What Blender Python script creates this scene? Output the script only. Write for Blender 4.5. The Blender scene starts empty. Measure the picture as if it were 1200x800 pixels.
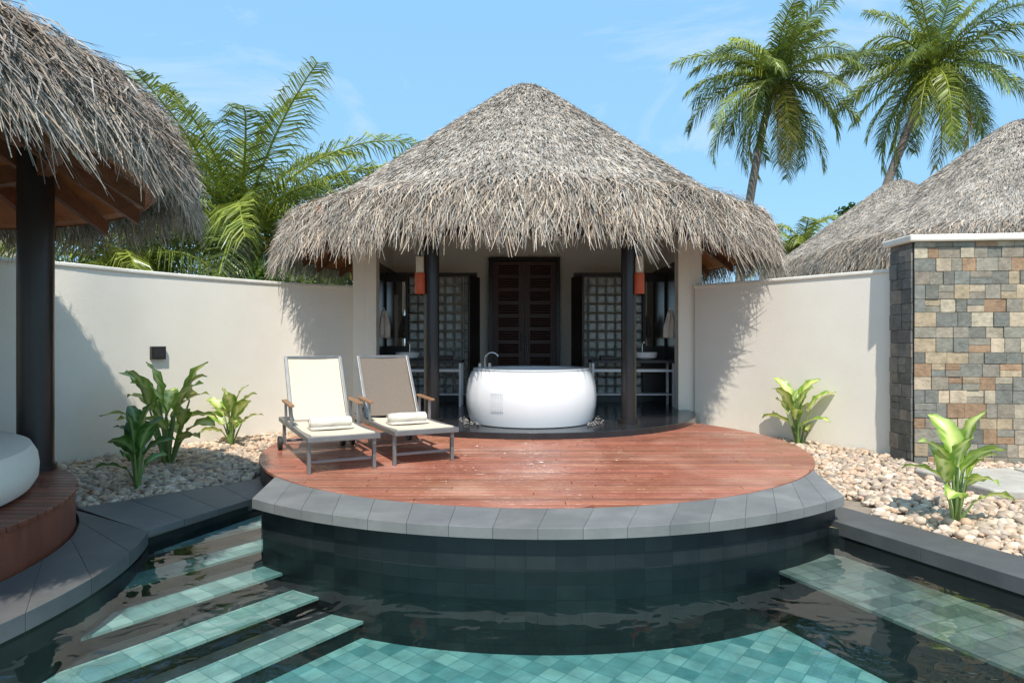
import bpy, math, random
import numpy as np
from mathutils import Vector, Matrix
from mathutils.geometry import tessellate_polygon
random.seed(7); rng=np.random.default_rng(7)
S=bpy.context.scene
COL=S.collection
pi=math.pi
rad=math.radians

# ------------------------------------------------------------------ materials
def newmat(name):
    m=bpy.data.materials.new(name); m.use_nodes=True
    nt=m.node_tree; nt.nodes.clear()
    out=nt.nodes.new('ShaderNodeOutputMaterial')
    return m,nt,out
def N(nt,t,**k):
    n=nt.nodes.new(t)
    for a,b in k.items():
        if a in n.inputs: n.inputs[a].default_value=b
        else: setattr(n,a,b)
    return n
def L(nt,a,b): nt.links.new(a,b)
def c4(c): return (c[0],c[1],c[2],1)
def mixc(nt,fac,a,b,mode='MIX'):
    n=nt.nodes.new('ShaderNodeMix'); n.data_type='RGBA'; n.blend_type=mode
    for idx,v in ((0,fac),(6,a),(7,b)):
        if isinstance(v,(int,float)): n.inputs[idx].default_value=v
        elif isinstance(v,tuple): n.inputs[idx].default_value=c4(v)
        else: L(nt,v,n.inputs[idx])
    return n.outputs[2]
def ramp(nt,src,a,b):
    r=nt.nodes.new('ShaderNodeMapRange'); r.inputs[1].default_value=a; r.inputs[2].default_value=b
    L(nt,src,r.inputs[0]); return r.outputs[0]
def pmat(name,c1,c2,scale=5,rough=.7,bump=.2,bscale=40,attr=False,metal=0,spec=.5,stretch=(1,1,1),
         blotch=None,transl=0,dist=.02,rvar=0,coat=0):
    m,nt,out=newmat(name)
    tc=N(nt,'ShaderNodeTexCoord'); mp=N(nt,'ShaderNodeMapping'); mp.inputs['Scale'].default_value=stretch
    L(nt,tc.outputs['Object'],mp.inputs[0])
    n1=N(nt,'ShaderNodeTexNoise',Scale=scale,Detail=5.0,Roughness=.65); L(nt,mp.outputs[0],n1.inputs['Vector'])
    col=mixc(nt,ramp(nt,n1.outputs[0],.3,.7),c1,c2)
    if blotch:
        n3=N(nt,'ShaderNodeTexNoise',Scale=blotch[0],Detail=4.0); L(nt,tc.outputs['Object'],n3.inputs['Vector'])
        col=mixc(nt,ramp(nt,n3.outputs[0],blotch[2],blotch[3]),col,blotch[1])
    if attr:
        at=N(nt,'ShaderNodeAttribute',attribute_name='Col')
        col=mixc(nt,1.0,col,at.outputs['Color'],'MULTIPLY')
    b=N(nt,'ShaderNodeBsdfPrincipled'); L(nt,col,b.inputs['Base Color'])
    b.inputs['Roughness'].default_value=rough; b.inputs['Metallic'].default_value=metal
    b.inputs['Specular IOR Level'].default_value=spec
    b.inputs['Coat Weight'].default_value=coat
    if rvar:
        n4=N(nt,'ShaderNodeTexNoise',Scale=2.2,Detail=5.0); L(nt,tc.outputs['Object'],n4.inputs['Vector'])
        mr=N(nt,'ShaderNodeMapRange'); mr.inputs[1].default_value=.4; mr.inputs[2].default_value=.65
        mr.inputs[3].default_value=rough; mr.inputs[4].default_value=max(.05,rough-rvar)
        L(nt,n4.outputs[0],mr.inputs[0]); L(nt,mr.outputs[0],b.inputs['Roughness'])
    if bump:
        n2=N(nt,'ShaderNodeTexNoise',Scale=bscale,Detail=4.0); L(nt,mp.outputs[0],n2.inputs['Vector'])
        bm=N(nt,'ShaderNodeBump',Strength=bump,Distance=dist); L(nt,n2.outputs[0],bm.inputs['Height'])
        L(nt,bm.outputs[0],b.inputs['Normal'])
    last=b.outputs[0]
    if transl:
        tr=N(nt,'ShaderNodeBsdfTranslucent'); L(nt,col,tr.inputs[0])
        mx=N(nt,'ShaderNodeMixShader'); mx.inputs[0].default_value=transl
        L(nt,b.outputs[0],mx.inputs[1]); L(nt,tr.outputs[0],mx.inputs[2]); last=mx.outputs[0]
    L(nt,last,out.inputs[0]); return m
def tilemat(name,cols,mortar,w,h,rough=.4,uv=False,rot=0,bump=.4,offset=0,ms=.012):
    m,nt,out=newmat(name)
    tc=N(nt,'ShaderNodeTexCoord'); mp=N(nt,'ShaderNodeMapping'); mp.inputs['Rotation'].default_value=(0,0,rot)
    L(nt,tc.outputs['UV' if uv else 'Object'],mp.inputs[0])
    br=N(nt,'ShaderNodeTexBrick',offset=offset,squash=1.0); br.inputs['Scale'].default_value=1
    br.inputs['Brick Width'].default_value=w; br.inputs['Row Height'].default_value=h
    br.inputs['Mortar Size'].default_value=ms*.5; br.inputs['Mortar Smooth'].default_value=.2
    br.inputs['Color1'].default_value=(0,0,0,1); br.inputs['Color2'].default_value=(1,1,1,1); br.inputs['Mortar'].default_value=(0,0,0,1)
    L(nt,mp.outputs[0],br.inputs['Vector'])
    cr=N(nt,'ShaderNodeValToRGB'); el=cr.color_ramp.elements
    el[0].color=c4(cols[0]); el[1].color=c4(cols[-1])
    for i,c in enumerate(cols[1:-1]):
        e=el.new((i+1)/(len(cols)-1)); e.color=c4(c)
    L(nt,br.outputs['Color'],cr.inputs[0])
    ns=N(nt,'ShaderNodeTexNoise',Scale=7.0,Detail=6.0); L(nt,tc.outputs['Object'],ns.inputs['Vector'])
    col=mixc(nt,ramp(nt,ns.outputs[0],.3,.75),cr.outputs[0],(.6,.6,.6),'MULTIPLY')
    col=mixc(nt,br.outputs['Fac'],col,mortar)
    b=N(nt,'ShaderNodeBsdfPrincipled'); b.inputs['Roughness'].default_value=rough; L(nt,col,b.inputs['Base Color'])
    bm=N(nt,'ShaderNodeBump',Strength=bump,Distance=.01,invert=True); L(nt,br.outputs['Fac'],bm.inputs['Height']); L(nt,bm.outputs[0],b.inputs['Normal'])
    L(nt,b.outputs[0],out.inputs[0]); return m

M={}
M['plaster']=pmat('plaster',(.92,.85,.735),(.88,.81,.695),2.2,.9,.15,60,blotch=(.7,(.85,.78,.66),.5,.85))
M['plaster_cap']=pmat('plaster_cap',(.90,.85,.75),(.72,.67,.58),3,.9,.15,60)
M['thatch']=pmat('thatch',(.55,.485,.41),(.36,.31,.26),7,.9,0,60,attr=True,blotch=(1.1,(.32,.275,.23),.5,.8))
M['thatch_grey']=pmat('thatch_grey',(.46,.40,.345),(.29,.245,.205),7,.9,0,60,attr=True,blotch=(1.3,(.26,.205,.165),.5,.8))
M['wood_orange']=pmat('wood_orange',(.50,.16,.045),(.30,.09,.03),6,.55,.2,30)
M['wood_dark']=pmat('wood_dark',(.050,.020,.013),(.026,.011,.008),8,.4,.2,40,stretch=(1,1,.2))
M['wood_rafter']=pmat('wood_rafter',(.22,.075,.03),(.13,.042,.018),8,.5,.2,40)
M['wood_door']=pmat('wood_door',(.11,.036,.020),(.06,.019,.012),8,.38,.2,40,stretch=(.3,1,3))
M['black']=pmat('black_lacquer',(.016,.013,.012),(.026,.021,.019),5,.32,.05,30)
M['deck']=pmat('deck_wood',(.40,.150,.090),(.285,.098,.058),3.0,.48,.25,35,attr=True,stretch=(.35,5,1),blotch=(1.3,(.48,.24,.165),.5,.75),rvar=.32)
M['deck_dark']=pmat('platform_wood',(.27,.085,.045),(.17,.05,.028),3.0,.45,.25,35,attr=True,stretch=(.35,5,1),rvar=.25)
M['slate']=pmat('slate_coping',(.20,.196,.188),(.15,.15,.146),3,.6,.12,40,attr=True,blotch=(2.5,(.25,.245,.235),.5,.8),dist=.01)
M['slate_dark']=pmat('slate_dark',(.045,.047,.05),(.025,.027,.03),4,.45,.2,30,attr=True)
M['floor_dark']=pmat('polished_floor',(.030,.030,.032),(.018,.018,.02),4,.18,.03,30)
M['sand']=pmat('sand',(.34,.27,.20),(.24,.19,.145),12,.95,.5,60)
M['groundm']=pmat('ground_soil',(.12,.13,.06),(.24,.20,.13),.4,.95,.5,10)
M['pebble']=pmat('pebble',(.63,.53,.43),(.48,.395,.315),14,.7,.15,40,attr=True)
M['stone']=pmat('stone_cladding',(.97,.93,.88),(.54,.52,.49),11,.7,.5,25,attr=True)
M['paver']=pmat('pale_paver',(.52,.48,.41),(.38,.35,.30),5,.8,.3,30)
M['acrylic']=pmat('white_acrylic',(.86,.86,.86),(.84,.84,.84),3,.16,0,10,coat=.3)
M['acrylic_grey']=pmat('grey_acrylic',(.62,.63,.64),(.57,.58,.59),3,.3,0)
M['chrome']=pmat('chrome',(.8,.8,.8),(.7,.7,.7),3,.15,0,metal=1)
M['alu']=pmat('aluminium',(.30,.29,.28),(.24,.23,.22),8,.4,.05,metal=.6)
M['fabric']=pmat('cream_fabric',(.74,.64,.49),(.68,.58,.44),60,.9,.3,300)
M['mattress']=pmat('mattress_fabric',(.82,.76,.65),(.76,.70,.59),60,.9,.3,300)
M['fabric_taupe']=pmat('taupe_fabric',(.22,.175,.135),(.18,.14,.11),60,.9,.3,300)
M['towel']=pmat('towel',(.84,.78,.68),(.74,.67,.57),40,.95,.7,180)
M['rubber']=pmat('rubber',(.02,.02,.02),(.03,.03,.03),8,.6,.1)
M['teak']=pmat('teak',(.38,.20,.10),(.26,.13,.06),8,.5,.2,30,stretch=(6,1,6))
M['leaf_palm']=pmat('palm_leaf',(.25,.30,.06),(.11,.16,.03),1.6,.33,0,30,attr=True,transl=.25)
M['leaf_bush']=pmat('bush_leaf',(.12,.19,.035),(.055,.11,.02),2,.5,0,30,attr=True,transl=.3)
M['trunk']=pmat('palm_trunk',(.27,.23,.19),(.15,.125,.1),3,.9,.8,9,stretch=(1,1,6),dist=.05)
M['stem']=pmat('plant_stem',(.20,.30,.08),(.12,.20,.05),8,.6,.1)
M['lantern_red']=pmat('lantern_red',(.65,.12,.035),(.55,.085,.03),6,.5,.1,transl=.2)
M['lantern_cream']=pmat('lantern_cream',(.72,.6,.45),(.66,.55,.4),6,.6,.1,transl=.2)
M['leaf_broad']=pmat('broad_leaf',(1,1,1),(.8,.85,.7),14,.35,.1,20,attr=True,transl=.3)
M['coconut']=pmat('coconut',(.30,.24,.05),(.16,.17,.04),5,.5,.2,20)
m,nt,out=newmat('mirror_glass'); b=N(nt,'ShaderNodeBsdfPrincipled'); b.inputs['Base Color'].default_value=(.75,.78,.78,1); b.inputs['Metallic'].default_value=1; b.inputs['Roughness'].default_value=.02
L(nt,b.outputs[0],out.inputs[0]); M['mirror']=m
m,nt,out=newmat('glass_block'); b=N(nt,'ShaderNodeBsdfPrincipled')
tc=N(nt,'ShaderNodeTexCoord'); ns=N(nt,'ShaderNodeTexNoise',Scale=9.0,Detail=2.0); L(nt,tc.outputs['Object'],ns.inputs['Vector'])
L(nt,mixc(nt,ramp(nt,ns.outputs[0],.35,.65),(.22,.25,.23),(.42,.44,.40)),b.inputs['Base Color'])
b.inputs['Roughness'].default_value=.12; b.inputs['Coat Weight'].default_value=.5
bm=N(nt,'ShaderNodeBump',Strength=.6,Distance=.02); ns2=N(nt,'ShaderNodeTexNoise',Scale=22.0,Detail=1.0); L(nt,tc.outputs['Object'],ns2.inputs['Vector']); L(nt,ns2.outputs[0],bm.inputs['Height']); L(nt,bm.outputs[0],b.inputs['Normal'])
L(nt,b.outputs[0],out.inputs[0]); M['glassblock']=m
# water
m,nt,out=newmat('pool_water')
tc=N(nt,'ShaderNodeTexCoord')
n1=N(nt,'ShaderNodeTexNoise',Scale=3.4,Detail=2.0,Distortion=.5); L(nt,tc.outputs['Object'],n1.inputs['Vector'])
bm=N(nt,'ShaderNodeBump',Strength=.17,Distance=.05); L(nt,n1.outputs[0],bm.inputs['Height'])
fr=N(nt,'ShaderNodeFresnel',IOR=1.40); L(nt,bm.outputs[0],fr.inputs['Normal'])
tr=N(nt,'ShaderNodeBsdfTransparent'); tr.inputs[0].default_value=(.78,.93,.95,1)
gl=N(nt,'ShaderNodeBsdfGlossy',Roughness=.01); L(nt,bm.outputs[0],gl.inputs['Normal'])
mx=N(nt,'ShaderNodeMixShader'); L(nt,fr.outputs[0],mx.inputs[0]); L(nt,tr.outputs[0],mx.inputs[1]); L(nt,gl.outputs[0],mx.inputs[2]); L(nt,mx.outputs[0],out.inputs[0]); M['water']=m
M['pool_floor']=tilemat('pool_floor_tile',[(.09,.25,.25),(.17,.36,.35),(.30,.50,.46),(.13,.31,.31)],(.08,.20,.20),.13,.13,.45,rot=rad(38),ms=.006)
M['pool_wall']=tilemat('pool_wall_tile',[(.006,.009,.011),(.012,.017,.019),(.022,.026,.027)],(.006,.008,.009),.2,.1,.35,uv=True,bump=.2,ms=.006)
M['pool_step']=tilemat('pool_step_tile',[(.20,.33,.31),(.32,.44,.40),(.46,.56,.50)],(.14,.24,.23),.13,.13,.45,rot=-math.atan2(.8,.6),ms=.006)
M['pool_shelf']=tilemat('pool_shelf_tile',[(.11,.13,.115),(.19,.205,.175),(.28,.285,.245),(.15,.17,.15)],(.08,.095,.085),.13,.13,.45,rot=rad(67.7),ms=.006)

# ------------------------------------------------------------------ builders
class MB:
    def __init__(s): s.v=[]; s.f=[]; s.c=[]
    def add(s,v,f,c=(1,1,1)):
        o=len(s.v); s.v+= [tuple(p) for p in v]; s.f+=[tuple(i+o for i in q) for q in f]; s.c+=[c]*len(v)
    def box(s,x0,x1,y0,y1,z0,z1,c=(1,1,1),T=None):
        v=[(x,y,z) for z in (z0,z1) for y in (y0,y1) for x in (x0,x1)]
        if T is not None: v=[tuple(T@Vector(p)) for p in v]
        s.add(v,[(0,2,3,1),(4,5,7,6),(0,1,5,4),(2,6,7,3),(0,4,6,2),(1,3,7,5)],c)
    def prism(s,poly,z0,z1,c=(1,1,1)):
        n=len(poly); a=sum(poly[i][0]*poly[(i+1)%n][1]-poly[(i+1)%n][0]*poly[i][1] for i in range(n))
        if a<0: poly=poly[::-1]
        v=[(p[0],p[1],z0) for p in poly]+[(p[0],p[1],z1) for p in poly]
        f=[tuple(range(n-1,-1,-1)),tuple(range(n,2*n))]+[(i,(i+1)%n,n+(i+1)%n,n+i) for i in range(n)]
        s.add(v,f,c)
    def tube(s,pts,r,n=10,c=(1,1,1)):
        pts=[Vector(p) for p in pts]
        if not isinstance(r,(list,tuple)): r=[r]*len(pts)
        v=[];f=[]; up=None
        for i,p in enumerate(pts):
            d=(pts[min(i+1,len(pts)-1)]-pts[max(i-1,0)]).normalized()
            if up is None: up=Vector((0,0,1)) if abs(d.z)<.9 else Vector((1,0,0))
            a=d.cross(up).normalized(); b=a.cross(d).normalized(); up=b
            for k in range(n):
                t=2*pi*k/n; v.append(p+(a*math.cos(t)+b*math.sin(t))*r[i])
        for i in range(len(pts)-1):
            for k in range(n):
                f.append((i*n+k,i*n+(k+1)%n,(i+1)*n+(k+1)%n,(i+1)*n+k))
        f.append(tuple(range(n-1,-1,-1))); m=(len(pts)-1)*n; f.append(tuple(range(m,m+n)))
        s.add(v,f,c)
    def lathe(s,prof,cx=0,cy=0,n=64,c=(1,1,1)):
        v=[];f=[]
        for (r,z) in prof:
            for k in range(n):
                t=2*pi*k/n; v.append((cx+r*math.cos(t),cy+r*math.sin(t),z))
        for i in range(len(prof)-1):
            for k in range(n):
                f.append((i*n+k,i*n+(k+1)%n,(i+1)*n+(k+1)%n,(i+1)*n+k))
        s.add(v,f,c)
def meta(o,label=None,category=None,kind=None,group=None):
    if label: o['label']=label
    if category: o['category']=category
    if kind: o['kind']=kind
    if group: o['group']=group
def thing(name,label,category,loc,rotz=0,group=None):
    e=bpy.data.objects.new(name,None); e.empty_display_size=.3; COL.objects.link(e)
    e.location=loc; e.rotation_euler=(0,0,rotz); meta(e,label,category,None,group); return e
def obj(name,mb,mat,parent=None,world=True,smooth=False,bevel=0,base=None,label=None,uvs=None):
    off=(0,0,0)
    if parent is not None and world:
        off=tuple(parent.location)
        p=parent
        while p.parent: p=p.parent; off=tuple(off[i]+p.location[i] for i in range(3))
    if parent is None and base is not None: off=base
    V=[(a[0]-off[0],a[1]-off[1],a[2]-off[2]) for a in mb.v]
    me=bpy.data.meshes.new(name); me.from_pydata(V,[],mb.f)
    me.materials.append(mat)
    at=me.color_attributes.new('Col','FLOAT_COLOR','POINT')
    arr=np.ones((len(V),4),np.float32); arr[:,:3]=np.array(mb.c,np.float32).reshape(-1,3); at.data.foreach_set('color',arr.ravel())
    if uvs is not None:
        ul=me.uv_layers.new(name='UVMap'); li=np.empty(len(me.loops),np.int32); me.loops.foreach_get('vertex_index',li)
        ul.data.foreach_set('uv',np.array(uvs,np.float32)[li].ravel())
    if smooth:
        me.polygons.foreach_set('use_smooth',[True]*len(me.polygons)); me.set_sharp_from_angle(angle=rad(38))
    me.update()
    o=bpy.data.objects.new(name,me); COL.objects.link(o)
    if parent is not None: o.parent=parent
    elif base is not None: o.location=base
    if bevel:
        b=o.modifiers.new('Bevel','BEVEL'); b.width=bevel; b.segments=2; b.limit_method='ANGLE'
    if label: o['label']=label
    return o
def npobj(name,V,F,C,mat,parent=None,smooth=False,base=None):
    me=bpy.data.meshes.new(name); n=len(V); k=F.shape[1]; mF=len(F)
    me.vertices.add(n); me.vertices.foreach_set('co',V.astype(np.float32).ravel())
    me.loops.add(mF*k); me.loops.foreach_set('vertex_index',F.astype(np.int32).ravel())
    me.polygons.add(mF); me.polygons.foreach_set('loop_start',np.arange(0,mF*k,k,dtype=np.int32))
    me.update(calc_edges=True)
    at=me.color_attributes.new('Col','FLOAT_COLOR','POINT'); arr=np.ones((n,4),np.float32); arr[:,:3]=C; at.data.foreach_set('color',arr.ravel())
    if smooth: me.polygons.foreach_set('use_smooth',[True]*mF)
    me.materials.append(mat); me.validate()
    o=bpy.data.objects.new(name,me); COL.objects.link(o)
    if parent is not None: o.parent=parent
    elif base is not None: o.location=base
    return o
def blades(P,W,C,tap=(1,.9,.25)):
    k=len(P); n=len(P[0]); V=np.empty((n,2*k,3))
    for i in range(k):
        V[:,2*i]=P[i]-W*tap[i]; V[:,2*i+1]=P[i]+W*tap[i]
    F=np.empty((n,k-1,4),np.int64); b=(np.arange(n)*2*k)[:,None]
    for i in range(k-1): F[:,i]=b+np.array([2*i,2*i+1,2*i+3,2*i+2])
    Cc=np.repeat(C[:,None,:],2*k,1)
    return V.reshape(-1,3),F.reshape(-1,4),Cc.reshape(-1,3)
def joinnp(L_):
    Vs=[];Fs=[];Cs=[];o=0
    for V,F,C in L_:
        Vs.append(V);Fs.append(F+o);Cs.append(C);o+=len(V)
    return np.concatenate(Vs),np.concatenate(Fs),np.concatenate(Cs)

# ------------------------------------------------------------------ thatch roof (local coords, centre on z axis)
def thatch(Rb,zb,za,Re,zf,n,nf,seed,wk=1.0):
    r=np.random.default_rng(seed)
    sl=math.hypot(Rb,za-zb); ur=Rb/sl; uz=-(za-zb)/sl; nr=-uz; nz=ur
    cut=.30
    def prf(ss):
        rr=ss*ur; zz=za+ss*uz
        k=np.clip(1-ss/(cut*2.2),0,1)
        return rr, zz-.16*k*k
    parts=[]
    seg=96; prof=[(0.01,za-.20)]
    for t in (.06,.12,.2,.3,.42,.55): 
        rr,zz=prf(np.array(t)); prof.append((float(rr),float(zz)-.04))
    for t in np.linspace(.16,1,14): prof.append((Rb*t,za-(za-zb)*t-.03))
    prof+=[(Rb+.10,zb-.14),(Rb+.10,zb-.34),(Rb+.02,zb-.40)]
    V=[];F=[]
    for i,(a,z) in enumerate(prof):
        for k in range(seg):
            t=2*pi*k/seg; V.append((a*math.cos(t),a*math.sin(t),z))
    for i in range(len(prof)-1):
        for k in range(seg): F.append((i*seg+k,i*seg+(k+1)%seg,(i+1)*seg+(k+1)%seg,(i+1)*seg+k))
    parts.append((np.array(V),np.array(F),np.full((len(V),3),.62)))
    s=np.sqrt(r.uniform(0.0002,1,n))*sl
    crs=.20; s=np.floor(s/crs)*crs+crs*np.power(r.uniform(0,1,n),1.5)*.95
    a=r.uniform(0,2*pi,n); ln=r.uniform(.14,.38,n)*(0.6+.4*s/sl)
    ja=r.normal(0,.17,n)
    er=np.stack([np.cos(a),np.sin(a),0*a],1); et=np.stack([-np.sin(a),np.cos(a),0*a],1); ez=np.array([0,0,1.])
    def pt(ss,h,tt):
        rr,zz=prf(ss); return er*(rr+h*nr)[:,None]+ez*(zz+h*nz)[:,None]+et*tt[:,None]
    h1=r.uniform(.0,.02,n); h2=np.abs(r.normal(0,.025,n))
    P0=pt(s,h1*0,0*s); P1=pt(s+ln*.5,h1+.008,ln*.5*np.sin(ja)); P2=pt(s+ln,h2,ln*np.sin(ja*1.3))
    w=r.uniform(.004,.010,n)*wk
    roll=r.normal(0,.45,n)
    W=(et*np.cos(roll)[:,None]+(er*nr+ez*nz)*np.sin(roll)[:,None])*w[:,None]
    crsv=np.sin(np.floor(s/crs)*12.9898)*43758.5; crsv=(crsv-np.floor(crsv)-.5)*.10
    pat=.10*np.sin(a*9+s*3.1)+.08*np.sin(a*23-s*5.3+1.3)
    g=np.clip(r.normal(1.0,.22,n)+crsv+pat,.45,1.6); warm=r.normal(0,.04,n)
    C=np.stack([g*(1+warm),g,g*(1-warm)],1)
    parts.append(blades([P0,P1,P2],W,C))
    a=r.uniform(0,2*pi,nf)
    ncl=int(Rb*2*pi/.11); cl=r.uniform(0,2*pi,ncl); cj=r.normal(0,1,ncl); idx=r.integers(0,ncl,nf)
    m=r.uniform(0,1,nf)<.6; a=np.where(m,cl[idx]+r.normal(0,.07/Rb,nf),a); cjv=np.where(m,cj[idx],0)
    er=np.stack([np.cos(a),np.sin(a),0*a],1); et=np.stack([-np.sin(a),np.cos(a),0*a],1)
    s=sl-r.uniform(-.08,.50,nf)
    u=np.clip((s-(sl-.50))/.55,0,1)
    z0=za+s*uz; r0=s*ur
    tgt=r.uniform(.4,1.0,nf)+.10*cjv; tgt=np.clip(tgt,.25,1.25)
    tgt=np.where(u<.5,tgt*(.45+.6*u),tgt)
    tj=r.normal(0,.075,nf)+.06*cjv
    P0=er*r0[:,None]+ez*z0[:,None]
    zt=z0+(zf-z0)*tgt
    r1=r0+(Re-r0)*(.38+.12*tgt)+r.normal(0,.02,nf); z1=z0+(zt-z0)*.30+.01
    rm=r0+(Re-r0)*(.62+.2*tgt)+r.normal(0,.03,nf); zm=z0+(zt-z0)*.62+.01
    r2=r0+(Re-r0)*(.72+.3*tgt)+r.normal(0,.05,nf)
    P1=er*r1[:,None]+ez*z1[:,None]+et*(tj*.5)[:,None]
    Pm=er*rm[:,None]+ez*zm[:,None]+et*(tj*.9)[:,None]
    P2=er*r2[:,None]+ez*zt[:,None]+et*(tj*1.8)[:,None]
    w=r.uniform(.004,.0105,nf)*wk; roll=r.normal(0,.8,nf)
    W=(et*np.cos(roll)[:,None]+er*np.sin(roll)[:,None])*w[:,None]
    g=np.clip(r.normal(1.0,.30,nf),.35,1.7); warm=r.normal(.035,.06,nf)
    C=np.stack([g*(1+warm),g,g*(1-warm)],1)
    parts.append(blades([P0,P1,Pm,P2],W,C,(1,1,.75,.25)))
    return joinnp(parts)
def under(parent,Rb,zb,za,nraft,rin):
    sl=(za-zb)/Rb
    mb=MB(); mb.lathe([(Rb+.04,zb-.395),(Rb-.05,zb-.36),(Rb*.5,za-sl*Rb*.5-.42),(0.05,za-.45)],0,0,64)
    o1=obj('soffit',mb,M['wood_orange'],parent,world=False)
    mb=MB()
    for k in range(nraft):
        t=2*pi*(k+.5)/nraft; T=Matrix.Rotation(t,4,'Z')
        x0,x1=.2,Rb-.02; h=.13; w=.035
        z0=za-sl*x0-.46; z1=za-sl*x1-.42
        v=[(x0,-w,z0),(x1,-w,z1),(x1,w,z1),(x0,w,z0),(x0,-w,z0-h),(x1,-w,z1-h),(x1,w,z1-h),(x0,w,z0-h)]
        v=[tuple(T@Vector(p)) for p in v]
        mb.add(v,[(0,1,2,3),(7,6,5,4),(0,4,5,1),(1,5,6,2),(2,6,7,3),(3,7,4,0)])
    mb.lathe([(rin,zb+.02),(rin+.09,zb+.02),(rin+.09,zb-.14),(rin,zb-.14),(rin,zb+.02)],0,0,48)
    o2=obj('rafters',mb,M['wood_rafter'],parent,world=False)
    return o1,o2

# ------------------------------------------------------------------ WORLD + SUN
EL=57; AZ=2
w=bpy.data.worlds.new("World"); S.world=w; w.use_nodes=True; nt=w.node_tree; nt.nodes.clear()
out=N(nt,'ShaderNodeOutputWorld'); bg=N(nt,'ShaderNodeBackground'); bg.inputs[1].default_value=.15
sky=N(nt,'ShaderNodeTexSky'); sky.sky_type='NISHITA'; sky.sun_disc=False; sky.sun_elevation=rad(EL); sky.sun_rotation=rad(180-AZ)
sky.air_density=1.0; sky.dust_density=.6; sky.ozone_density=1.6
tc=N(nt,'ShaderNodeTexCoord'); mp=N(nt,'ShaderNodeMapping'); mp.inputs['Scale'].default_value=(1.0,1.0,3.0); L(nt,tc.outputs['Generated'],mp.inputs[0])
n1=N(nt,'ShaderNodeTexNoise',Scale=2.6,Detail=8.0,Roughness=.62,Distortion=.6); L(nt,mp.outputs[0],n1.inputs['Vector'])
f=ramp(nt,n1.outputs[0],.52,.85)
mu=N(nt,'ShaderNodeMath',operation='MULTIPLY'); mu.inputs[1].default_value=.75; L(nt,f,mu.inputs[0])
base=mixc(nt,.70,sky.outputs[0],(2.6,5.35,8.1))
col=mixc(nt,mu.outputs[0],base,(6.6,6.9,7.1))
L(nt,col,bg.inputs[0]); L(nt,bg.outputs[0],out.inputs[0])
ld=bpy.data.lights.new('sun','SUN'); ld.energy=5.0; ld.angle=rad(.53); ld.color=(1,.95,.87)
lo=bpy.data.objects.new('sun',ld); COL.objects.link(lo)
d=Vector((math.sin(rad(AZ))*math.cos(rad(EL)),-math.cos(rad(AZ))*math.cos(rad(EL)),math.sin(rad(EL))))
lo.rotation_euler=(d).to_track_quat('Z','Y').to_euler(); lo.location=(0,0,20)

# ------------------------------------------------------------------ CAMERA
cd=bpy.data.cameras.new('camera'); cam=bpy.data.objects.new('camera',cd); COL.objects.link(cam); S.camera=cam
cam.location=(0,0,1.2); cam.rotation_euler=(rad(90),0,0); cd.lens=22.8; cd.sensor_width=36; cd.clip_end=1500; cd.clip_start=.05
S.view_settings.view_transform='Standard'; S.view_settings.look='None'; S.view_settings.exposure=0

# ------------------------------------------------------------------ POOL, GROUND
DC=(.25,7.73); PC=(-5.37,3.74); PR=2.40; PO=2.88
def arc(c,R,a0,a1,n): return [(c[0]+R*math.cos(rad(a0+(a1-a0)*i/n)),c[1]+R*math.sin(rad(a0+(a1-a0)*i/n))) for i in range(n+1)]
RC=lambda y:2.40+(5.4-y)*.411
pool=arc(DC,3.47,231.0,310,48)+[(RC(5.0),5.0),(RC(-5),-5),(-5.37,-5)]+arc(PC,2.84,-90,20.5,36)+[(-2.22,6.03),(-2.03,5.74)]
nseg=48
outer=[(-500,-500),(500,-500),(500,500),(-500,500)]
def flat(poly_list,z):
    tri=tessellate_polygon([[Vector((x,y,0)) for x,y in P] for P in poly_list]); allp=sum(poly_list,[])
    mb=MB(); mb.v=[(x,y,z) for x,y in allp]; mb.c=[(1,1,1)]*len(allp)
    for t in tri:
        a,b_,c_=[Vector(allp[i]) for i in t]
        if (b_-a).cross(c_-a)<0: t=(t[0],t[2],t[1])
        mb.f.append(tuple(t))
    return mb
g=obj('ground',flat([outer,pool],-.25),M['groundm']); meta(g,'sandy ground around the villa',None,'structure')
def bed(name,poly):
    o=obj(name,flat([poly],-.243),M['sand']); meta(o,'sand bed below the pebbles',None,'structure')
bed('gravel_bed',[(-2.56,6.7),(-3.3,5.8),(-3.7,5.45),(-4.3,5.9),(-5.4,6.1),(-7.6,5.4),(-7.8,6.0),(-6.6,6.45),(-5.75,6.9),(-5.24,7.5),(-4.75,8.5),(-3.83,9.75),(-2.3,10.85),(-1.5,10.6),(-2.2,8.5),(-2.6,7.2)])
bed('gravel_bed',[(2.86,5.45),(2.7,7.5),(2.2,9.6),(2.95,10.4),(3.98,9.25),(4.85,8.1),(9,7.5),(9,0),(5.2,0)])
mb=MB(); uv=[]; u=0; n=len(pool)
for i in range(n):
    p,q=pool[i],pool[(i+1)%n]; l=math.dist(p,q)
    zt=-.09 if (i<nseg or i>=n-2) else -.252
    mb.add([(p[0],p[1],-.9),(q[0],q[1],-.9),(q[0],q[1],zt),(p[0],p[1],zt)],[(0,1,2,3)]); uv+=[(u,-.9),(u+l,-.9),(u+l,zt),(u,zt)]; u+=l
o=obj('pool_wall',mb,M['pool_wall'],uvs=uv); meta(o,'dark tiled side of the swimming pool',None,'structure')
mb=MB(); mb.add([(-6,-5.2,-.86),(7.2,-5.2,-.86),(7.2,6.3,-.86),(-6,6.3,-.86)],[(0,1,2,3)])
o=obj('pool_floor',mb,M['pool_floor']); meta(o,'teal stone mosaic pool floor',None,'structure')
o=obj('water',flat([pool],-.31),M['water']); meta(o,'clear rippled swimming pool water',None,'structure')
tv=(.6,.8); nv=(.8,-.6)
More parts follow.
